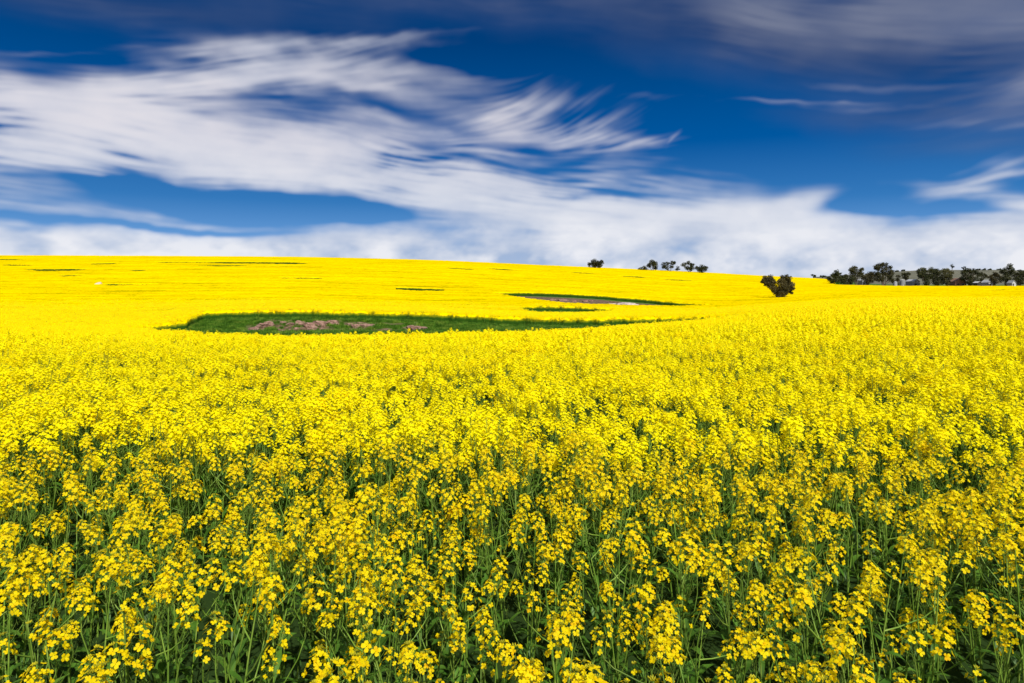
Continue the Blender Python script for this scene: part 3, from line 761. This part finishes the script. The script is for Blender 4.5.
gable('farm_shed', 'low pale roofed shed in the shade right of the brick house', 'shed', 977.5, 398, 2.8, 3, 2.6, .7, M_opening_shaded_wall, M_white, .1, 1, 0)  # walls take the near-black door material: their shade is painted in

# ------------------------------------------------------------------ far hills
def hills():
    pxs = np.arange(760, 2100, 5.0); ds = np.array([640, 700, 800, 900, 1000, 1100, 1200, 1300, 1400, 1500, 1650, 1900, 2400, 3200.])
    crest = np.interp(pxs, [760, 800, 815, 860, 890, 925, 1024, 1200, 1600, 2100], [287, 284.5, 277.2, 274.5, 272, 270, 270, 271, 274, 276])
    hc = (HR - crest) * 1500 / FPX + CAMZ + 1.2 * vnoise(pxs * .06, pxs * 0) + .8 * vnoise(pxs * .2, pxs * 0 + 5)
    prof = np.interp(ds, [640, 900, 1200, 1500, 1900, 3200], [0, .22, .68, 1, .8, -.1])
    X = (pxs[None] - CX) / FPX * ds[:, None]; Y = np.repeat(ds[:, None], len(pxs), 1)
    Z = -3 + prof[:, None] * (hc[None] + 3)
    na = len(pxs); i = np.arange(len(ds) - 1)[:, None] * na + np.arange(na - 1)[None]
    F = np.stack([i, i + 1, i + 1 + na, i + na], -1).reshape(-1, 4)
    m = simple_mat('scrubby_hillside', (.06, .065, .04), (.20, .19, .13), .03, .95, 8)
    link('hills', mesh_from('hills', np.stack([X.ravel(), Y.ravel(), Z.ravel()], 1), F, m, None, np.ones(len(F))), kind='structure')
    def hz(px):
        return np.interp(px, pxs, hc)
    return hz
hz = hills()
def far_tree(px, d, z, pts, label, seed, name='hill_tree', group=None, per=3, size=.6):
    r = link(name, None, label=label, category='tree'); r.location = ((px - CX) / FPX * d, d, z)
    if group: r['group'] = group
    kk = d / FPX; lobes = [(x * kk, y * kk, q * kk) for x, y, q in pts]
    mb = MB()
    for lx, lz, lr in lobes: tube(mb, [[0, 0, -.5], [lx * .3, 0, lz * .4], [lx, 0, lz]], [.45, .35, .1], 6)
    link('trunk', mb.mesh('trunk', M_bark), r); link('crown', crown_mesh(seed, lobes, size, per, M_dark_tree), r)
far_tree(952, 1450, hz(952) - 1, [(-.4, 4.2, 1.3), (1.0, 3.2, 1.0), (.1, 2.6, .6)], 'lone tree with a dark crown breaking the ridge above the brick house', 31)
far_tree(963.5, 1450, hz(963) - 1, [(-1.2, 2.2, .8), (1.3, 2.8, .9), (.2, 1.8, .8)], 'smaller thin forked tree on the ridge right of the lone one', 32)
for i, (px, w, hgt) in enumerate([(978, 2.2, 1.1), (984, 2.4, 1.2), (990, 1.8, .9), (897, 2, 1.2), (903, 2.2, 1.3), (935, 2, 1), (999, 2.6, 1.0)]):
    far_tree(px, 1460, hz(px) - 2, [(-w * .5, hgt * .7, .9), (w * .4, hgt, 1.0), (0, hgt * .8, .9)], 'scrubby bush along the top of the far ridge', 40 + i, 'ridge_bush', 'scrub bushes along the far ridge', 2, .7)
zb = float(ground_z(np.array([0.0]), np.array([700.0]))[0])
far_tree(813.5, 900, 283 and (HR - 277.5) * 900 / FPX + CAMZ, [(-1.2, 2.4, 1.1), (.6, 1.9, 1.0), (2.0, 1.4, .8)], 'tiny tree on the skyline left of the farm row', 51, per=6, size=.45)
far_tree(822.5, 900, (HR - 277.6) * 900 / FPX + CAMZ, [(-1.5, 1.3, .9), (.4, 1.6, 1.0), (2.4, 1.2, .9)], 'tiny low dark clump of a tree just left of the farm row', 52, per=6, size=.45)

# ------------------------------------------------------------------ sky
def make_world():
    w = bpy.data.worlds.new('World'); scene.world = w; w.use_nodes = True
    nt = w.node_tree; nt.nodes.clear()
    out = nt.nodes.new('ShaderNodeOutputWorld'); bg = nt.nodes.new('ShaderNodeBackground'); bg.inputs[1].default_value = .1
    nt.links.new(bg.outputs[0], out.inputs[0])
    sky = nt.nodes.new('ShaderNodeTexSky'); sky.sky_type = 'NISHITA'; sky.sun_disc = False
    sky.sun_elevation = R(SUN_EL); sky.sun_rotation = R(SUN_AZ)
    nt.links.new(sky.outputs[0], bg.inputs[0])
# cloud banks: px, row of the middle, half length, half width, slope, weight, slope of the fibres
CLOUDS = [
 (230, 138, 240, 22, -3, 1.05, -3), (60, 143, 150, 25, 2, .9, 4), (300, 166, 290, 19, -5, 1.1, -6), (100, 168, 220, 17, 0, .95, 0),
 (480, 178, 170, 20, -14, 1.0, -12), (600, 206, 170, 17, -10, .7, -12), (420, 194, 160, 9, -8, .6, -8),
 (0, 116, 50, 14, 0, .5, 25), (130, 112, 110, 11, 3, .6, 10),
 (250, 72, 105, 15, 12, .60, 24), (210, 90, 90, 9, 12, .34, 22), (350, 47, 80, 7, 4, .42, 14), (400, 40, 60, 4, 8, .30, 12), (340, 66, 90, 9, -4, .40, 6), (345, 82, 80, 6, -6, .34, 2), (400, 74, 150, 26, -8, .17, 6),
 (150, 98, 140, 10, 8, .34, 20), (360, 98, 150, 16, -10, .24, 4), (400, 118, 120, 9, -12, .2, -8), (230, 55, 90, 10, 14, .26, 26), (120, 88, 90, 8, 14, .25, 22),
 (500, 108, 45, 9, 16, .40, 34), (545, 112, 50, 9, 14, .40, 34), (590, 124, 55, 9, 6, .46, 30), (630, 138, 50, 6, -4, .36, 16), (560, 136, 100, 10, -4, .42, 12), (480, 143, 110, 12, -12, .30, -8),
 (640, 165, 110, 16, -18, .20, -16), (700, 195, 90, 14, -12, .30, -10),
 (60, 192, 110, 10, 0, .40, -3), (80, 216, 150, 9, -1, .40, -2), (500, 222, 150, 12, -3, .7, -3),
 (200, 246, 420, 12, 0, 1.0, 0), (560, 240, 240, 20, 0, 1.1, 0), (850, 247, 300, 20, 0, 1.1, -2), (1050, 244, 200, 20, 0, 1.0, 0),
 (803, 199, 34, 10, 12, .8, 10), (775, 212, 100, 11, 0, .6, 6), (700, 222, 120, 14, -4, .6, -4), (512, 272, 900, 16, 0, 2.6, 0),
 (955, 182, 42, 9, 22, .75, 20), (1000, 177, 36, 3.5, 3, .6, 5), (930, 190, 36, 8, 14, .3, 18), (985, 203, 75, 6.5, -20, .8, -22), (1040, 222, 60, 12, -10, .6, -12), (900, 226, 120, 12, 0, .5, 0),
 (805, 101, 55, 2.6, -7, .40, -8), (850, 108, 60, 4, -9, .25, -10), (683, 137, 7, 2, 45, .3, 45), (690, 100, 70, 4, -4, .12, -4), (55, 55, 60, 2.5, 14, .08, 16), (1010, 92, 50, 16, 24, .26, 24), (960, 128, 120, 7, -8, .24, -8), (870, 88, 70, 4, -10, .16, -10), (930, 35, 150, 8, -12, .16, -12), (60, 108, 90, 5, 8, .3, 12),
]
SLOTS = [(285, 95, 95, 4.0, -2, .25), (200, 98, 50, 4, 10, .45), (265, 205, 165, 12, -3, 1.7), (120, 184, 120, 5, -4, .5), (140, 229, 200, 4, 0, .5), (595, 190, 70, 6, -4, .7), (420, 115, 130, 8, -14, .3),
         (480, 152, 80, 4, -12, .25), (880, 208, 90, 10, -4, .7), (860, 226, 60, 5, 0, .3), (440, 60, 60, 10, 0, .2)]
GREYS = [(880, 10, 230, 42, -10, 1.2, -14), (940, 50, 160, 34, -14, .9, -18), (1000, 108, 130, 26, -6, .6, 8), (900, 118, 110, 12, -8, .45, -8), (640, 12, 220, 26, -9, .75, -8), (760, 40, 170, 28, -14, .4, -12), (100, 0, 260, 18, 2, .55, 4), (330, -4, 200, 14, 0, .4, 0), (980, 150, 100, 12, -5, .3, -5)]
def sky_backdrop():
    d1 = np.arange(-470, 470.1, 1.25); a = np.concatenate([np.arange(-1130, -470, 9.), d1, np.arange(474, 1130, 9.)]) / FPX
    e = np.concatenate([[-40, -20, -10.], np.arange(-4, 292, 1.25), np.arange(296, 900, 9.)]) / FPX
    A, E = np.meshgrid(a, e); A = A.ravel(); E = E.ravel()
    def fbm(x, y, sc, o, seed=0):
        t = 0; am = 1.; tot = 0
        for k in range(o): t = t + am * vnoise(x / sc * 2 ** k + 17.3 * k + seed, y / sc * 2 ** k + 5.1 * k + seed * 2); tot += am; am *= .55
        return t / tot * 2
    U0, W0 = A * FPX, E * FPX
    U = U0 + 22 * fbm(U0, W0, 150, 2, 3) + 8 * fbm(U0, W0, 38, 3, 5); W = W0 + 10 * fbm(U0, W0, 130, 2, 8) + 4.5 * fbm(U0, W0, 34, 3, 9)
    Us = U0 + 22 * fbm(U0, W0, 170, 2, 3); Ws = W0 + 12 * fbm(U0, W0, 150, 2, 8)
    gate = np.clip(.55 + .9 * fbm(U0, W0 * 1.5, 90, 3, 66), .12, 1.15)
    def gs(px, row, ha, hb, th):
        x = (px - CX) / FPX; az = math.atan(x); el = math.atan((HR - row) / FPX * cos(az)); t = R(th)
        du = U - az * FPX; dw = W - el * FPX; ha = ha * cos(az) ** 1.6; hb = hb * cos(az) ** .5
        p = (du * cos(t) + dw * sin(t)) / ha; q = (-du * sin(t) + dw * cos(t)) / hb
        return np.exp(-(np.abs(p) ** 2.2) - np.abs(q) ** 1.9)
    def field(L):
        S = np.zeros(len(A)); ws = np.full(len(A), .02); th = np.zeros(len(A))
        for px, row, ha, hb, t, am, fa in L:
            g = gs(px, row, ha, hb, t); S += am * g; w = g ** .5 * am; ws += w; th += w * fa
        return S, np.radians(th / ws)
    def smear(th, width, ln, seed, taps=11):
        c, s_ = np.cos(th), np.sin(th); t = 0; wt = 0
        for k in np.linspace(-1, 1, taps):
            g = math.exp(-k * k * 2); wt += g
            x = Us + c * k * ln; y = Ws + s_ * k * ln
            t = t + g * vnoise((.8 * x - .6 * y) / width + seed, (.6 * x + .8 * y) / width + seed * 1.7)
        return t / wt * max(1, 2.6 * ln / width) ** .5 * 1.15
    def fibres(th, seed, fine):
        return .42 * smear(th, 26, 85, seed) + .40 * smear(th, 12, 60, seed + 11, 15) + fine * (.8 * smear(th, 5.5, 34, seed + 23, 21) + .75 * smear(th, 3, 22, seed + 37, 27))
    S, th = field(CLOUDS)
    for px, row, ha, hb, t, am in SLOTS: S -= am * gs(px, row, ha, hb, t)
    F = fibres(th, 3, 1.0) * gate
    low = sstep((75 - W0) / 45)
    puff = fbm(U0 + 4 * F, W0 * 1.7, 60, 5, 21)
    away = np.maximum(sstep((np.abs(A) - .74) / .35), sstep((E - .46) / .2))
    gen = np.clip(fbm(U0 * .6, W0 * 1.6, 260, 5, 31) * 1.6 + .15, 0, 1.4)
    S = S * (1 - away) + away * gen
    Sp = np.clip(S, 0, None)
    lay = fbm(U0 * .45 + W0 * .1, W0 * 1.5 + U0 * .12, 62, 4, 91)
    Dn = S * (1 + .30 * F * (1 - .6 * low) + (.35 + .6 * low) * puff + .85 * lay * (1 - low)) + (.27 * F + .20 * lay) * np.sqrt(np.clip(Sp, 0, 1)) * (1 - low) - .05
    cov = .97 * (1 - np.exp(-1.7 * np.clip(Dn, 0, None) ** 1.45))
    G, tg = field(GREYS); G = G * (1 - away)
    Fg = fibres(tg, 51, 1.0) * gate + .8 * fbm(U0 * .6, W0 * 1.3, 45, 4, 12)
    grey = 1 - np.exp(-.72 * np.clip(G * (1 + .30 * Fg + .3 * puff) - .04, 0, None))
    gl = np.clip(.42 + .22 * Fg + .45 * fbm(U0, W0, 170, 3, 44) + .7 * gs(880, 12, 190, 30, -14) + .4 * gs(1010, 112, 90, 20, 0) - .25 * gs(860, 68, 220, 22, -12), 0, 1)
    hum = fbm(U0, W0 * 1.5, 34, 5, 77); hl = sstep((46 - W0) / 26) * (1 - away)
    cov = np.clip(cov + hl * np.clip(hum * 1.3 + .15, 0, 1) * .8 * (1 - cov) - hl * .12 * np.clip(-hum * 1.5, 0, 1), 0, 1)
    ly2 = fbm(U0 * .35, W0 * 2.2, 40, 4, 55)
    shade = np.clip(-.55 * low * (1 - hl) * np.clip(ly2 + .15, 0, 1) + hl * hum * .9 +(.66 + .75 * puff * (.35 + low) + .09 * F + .2 * lay), 0, 1)
    X = 8500 * np.sin(A) * np.cos(E); Y = 8500 * np.cos(A) * np.cos(E); Z = 8500 * np.sin(E) + CAMZ
    na = len(a); i = np.arange(len(e) - 1)[:, None] * na + np.arange(na - 1)[None]
    Fq = np.stack([i, i + na, i + na + 1, i + 1], -1).reshape(-1, 4)
    mt, nt = new_mat('sky_and_cloud')
    def at(n):
        x = nt.nodes.new('ShaderNodeAttribute'); x.attribute_name = n; return x.outputs['Fac']
    elv = mth(nt, 'ARCTAN2', None or sep(nt, 2), hyp(nt))
    r = ramp(nt, [(0, (.34, .50, .80)), (.05, (.15, .36, .72)), (.115, (.035, .19, .50)), (.20, (.0, .094, .345)), (.34, (.0, .046, .19)), (1, (.0, .03, .13))])
    nt.links.new(elv, r.inputs[0])
    cr = ramp(nt, [(0, (.86, .87, .92)), (.12, (.82, .83, .88)), (.20, (.84, .80, .83)), (.30, (.74, .72, .77)), (.42, (.58, .62, .72)), (1, (.5, .52, .6))]); nt.links.new(elv, cr.inputs[0])
    ck = ramp(nt, [(0, (.42, .52, .70)), (.12, (.38, .46, .64)), (.3, (.45, .52, .68)), (1, (.3, .36, .5))]); nt.links.new(elv, ck.inputs[0])
    c = mixc(nt, at('shade'), ck.outputs[0], cr.outputs[0])
    c = mixc(nt, at('cloud'), r.outputs[0], c)
    c = mixc(nt, at('veil'), c, mixc(nt, at('veil_light'), (.014, .042, .14), (.19, .215, .31)))
    em = nt.nodes.new('ShaderNodeEmission'); nt.links.new(c, em.inputs[0]); out = nt.nodes.new('ShaderNodeOutputMaterial'); nt.links.new(em.outputs[0], out.inputs[0])
    mt.cycles.emission_sampling = 'NONE'
    me = mesh_from('sky', np.stack([X, Y, Z], 1), Fq, mt, None, np.ones(len(Fq)))
    for n_, v in (('cloud', cov), ('veil', grey), ('veil_light', gl), ('shade', shade)): attr(me, n_, v)
    link('sky', me, kind='structure')
def sep(nt, i):
    x = nt.nodes.new('ShaderNodeSeparateXYZ'); nt.links.new(pos(nt), x.inputs[0]); return x.outputs[i]
def hyp(nt):
    x = nt.nodes.new('ShaderNodeSeparateXYZ'); nt.links.new(pos(nt), x.inputs[0])
    return mth(nt, 'SQRT', mth(nt, 'ADD', mth(nt, 'MULTIPLY', x.outputs[0], x.outputs[0]), mth(nt, 'MULTIPLY', x.outputs[1], x.outputs[1])))
SUN_EL, SUN_AZ = 49, 156       # azimuth clockwise from the view direction: right and a little behind
make_world(); sky_backdrop()
sl = bpy.data.lights.new('sun', 'SUN'); sl.energy = 5.0; sl.angle = R(.5); sl.color = (1, .955, .88)
so = bpy.data.objects.new('sun', sl); COL.objects.link(so)
from mathutils import Vector
dv = Vector((sin(R(SUN_AZ)) * cos(R(SUN_EL)), cos(R(SUN_AZ)) * cos(R(SUN_EL)), sin(R(SUN_EL))))
so.rotation_euler = dv.to_track_quat('Z', 'Y').to_euler(); so.location = (30, -20, 60)

# ------------------------------------------------------------------ camera
cam = bpy.data.cameras.new('camera'); cam.sensor_width = 36; cam.lens = 36 * FPX / 1024; cam.shift_y = -(341.5 - HR) / 1024
cam.clip_end = 20000; cam.clip_start = .05
co = bpy.data.objects.new('camera', cam); COL.objects.link(co); co.location = (0, 0, CAMZ); co.rotation_euler = (R(90), 0, 0)
scene.camera = co
scene.view_settings.view_transform = 'Standard'; scene.view_settings.look = 'None'; scene.view_settings.exposure = 0; scene.view_settings.gamma = 1
scene.render.resolution_x = 1024; scene.render.resolution_y = 683
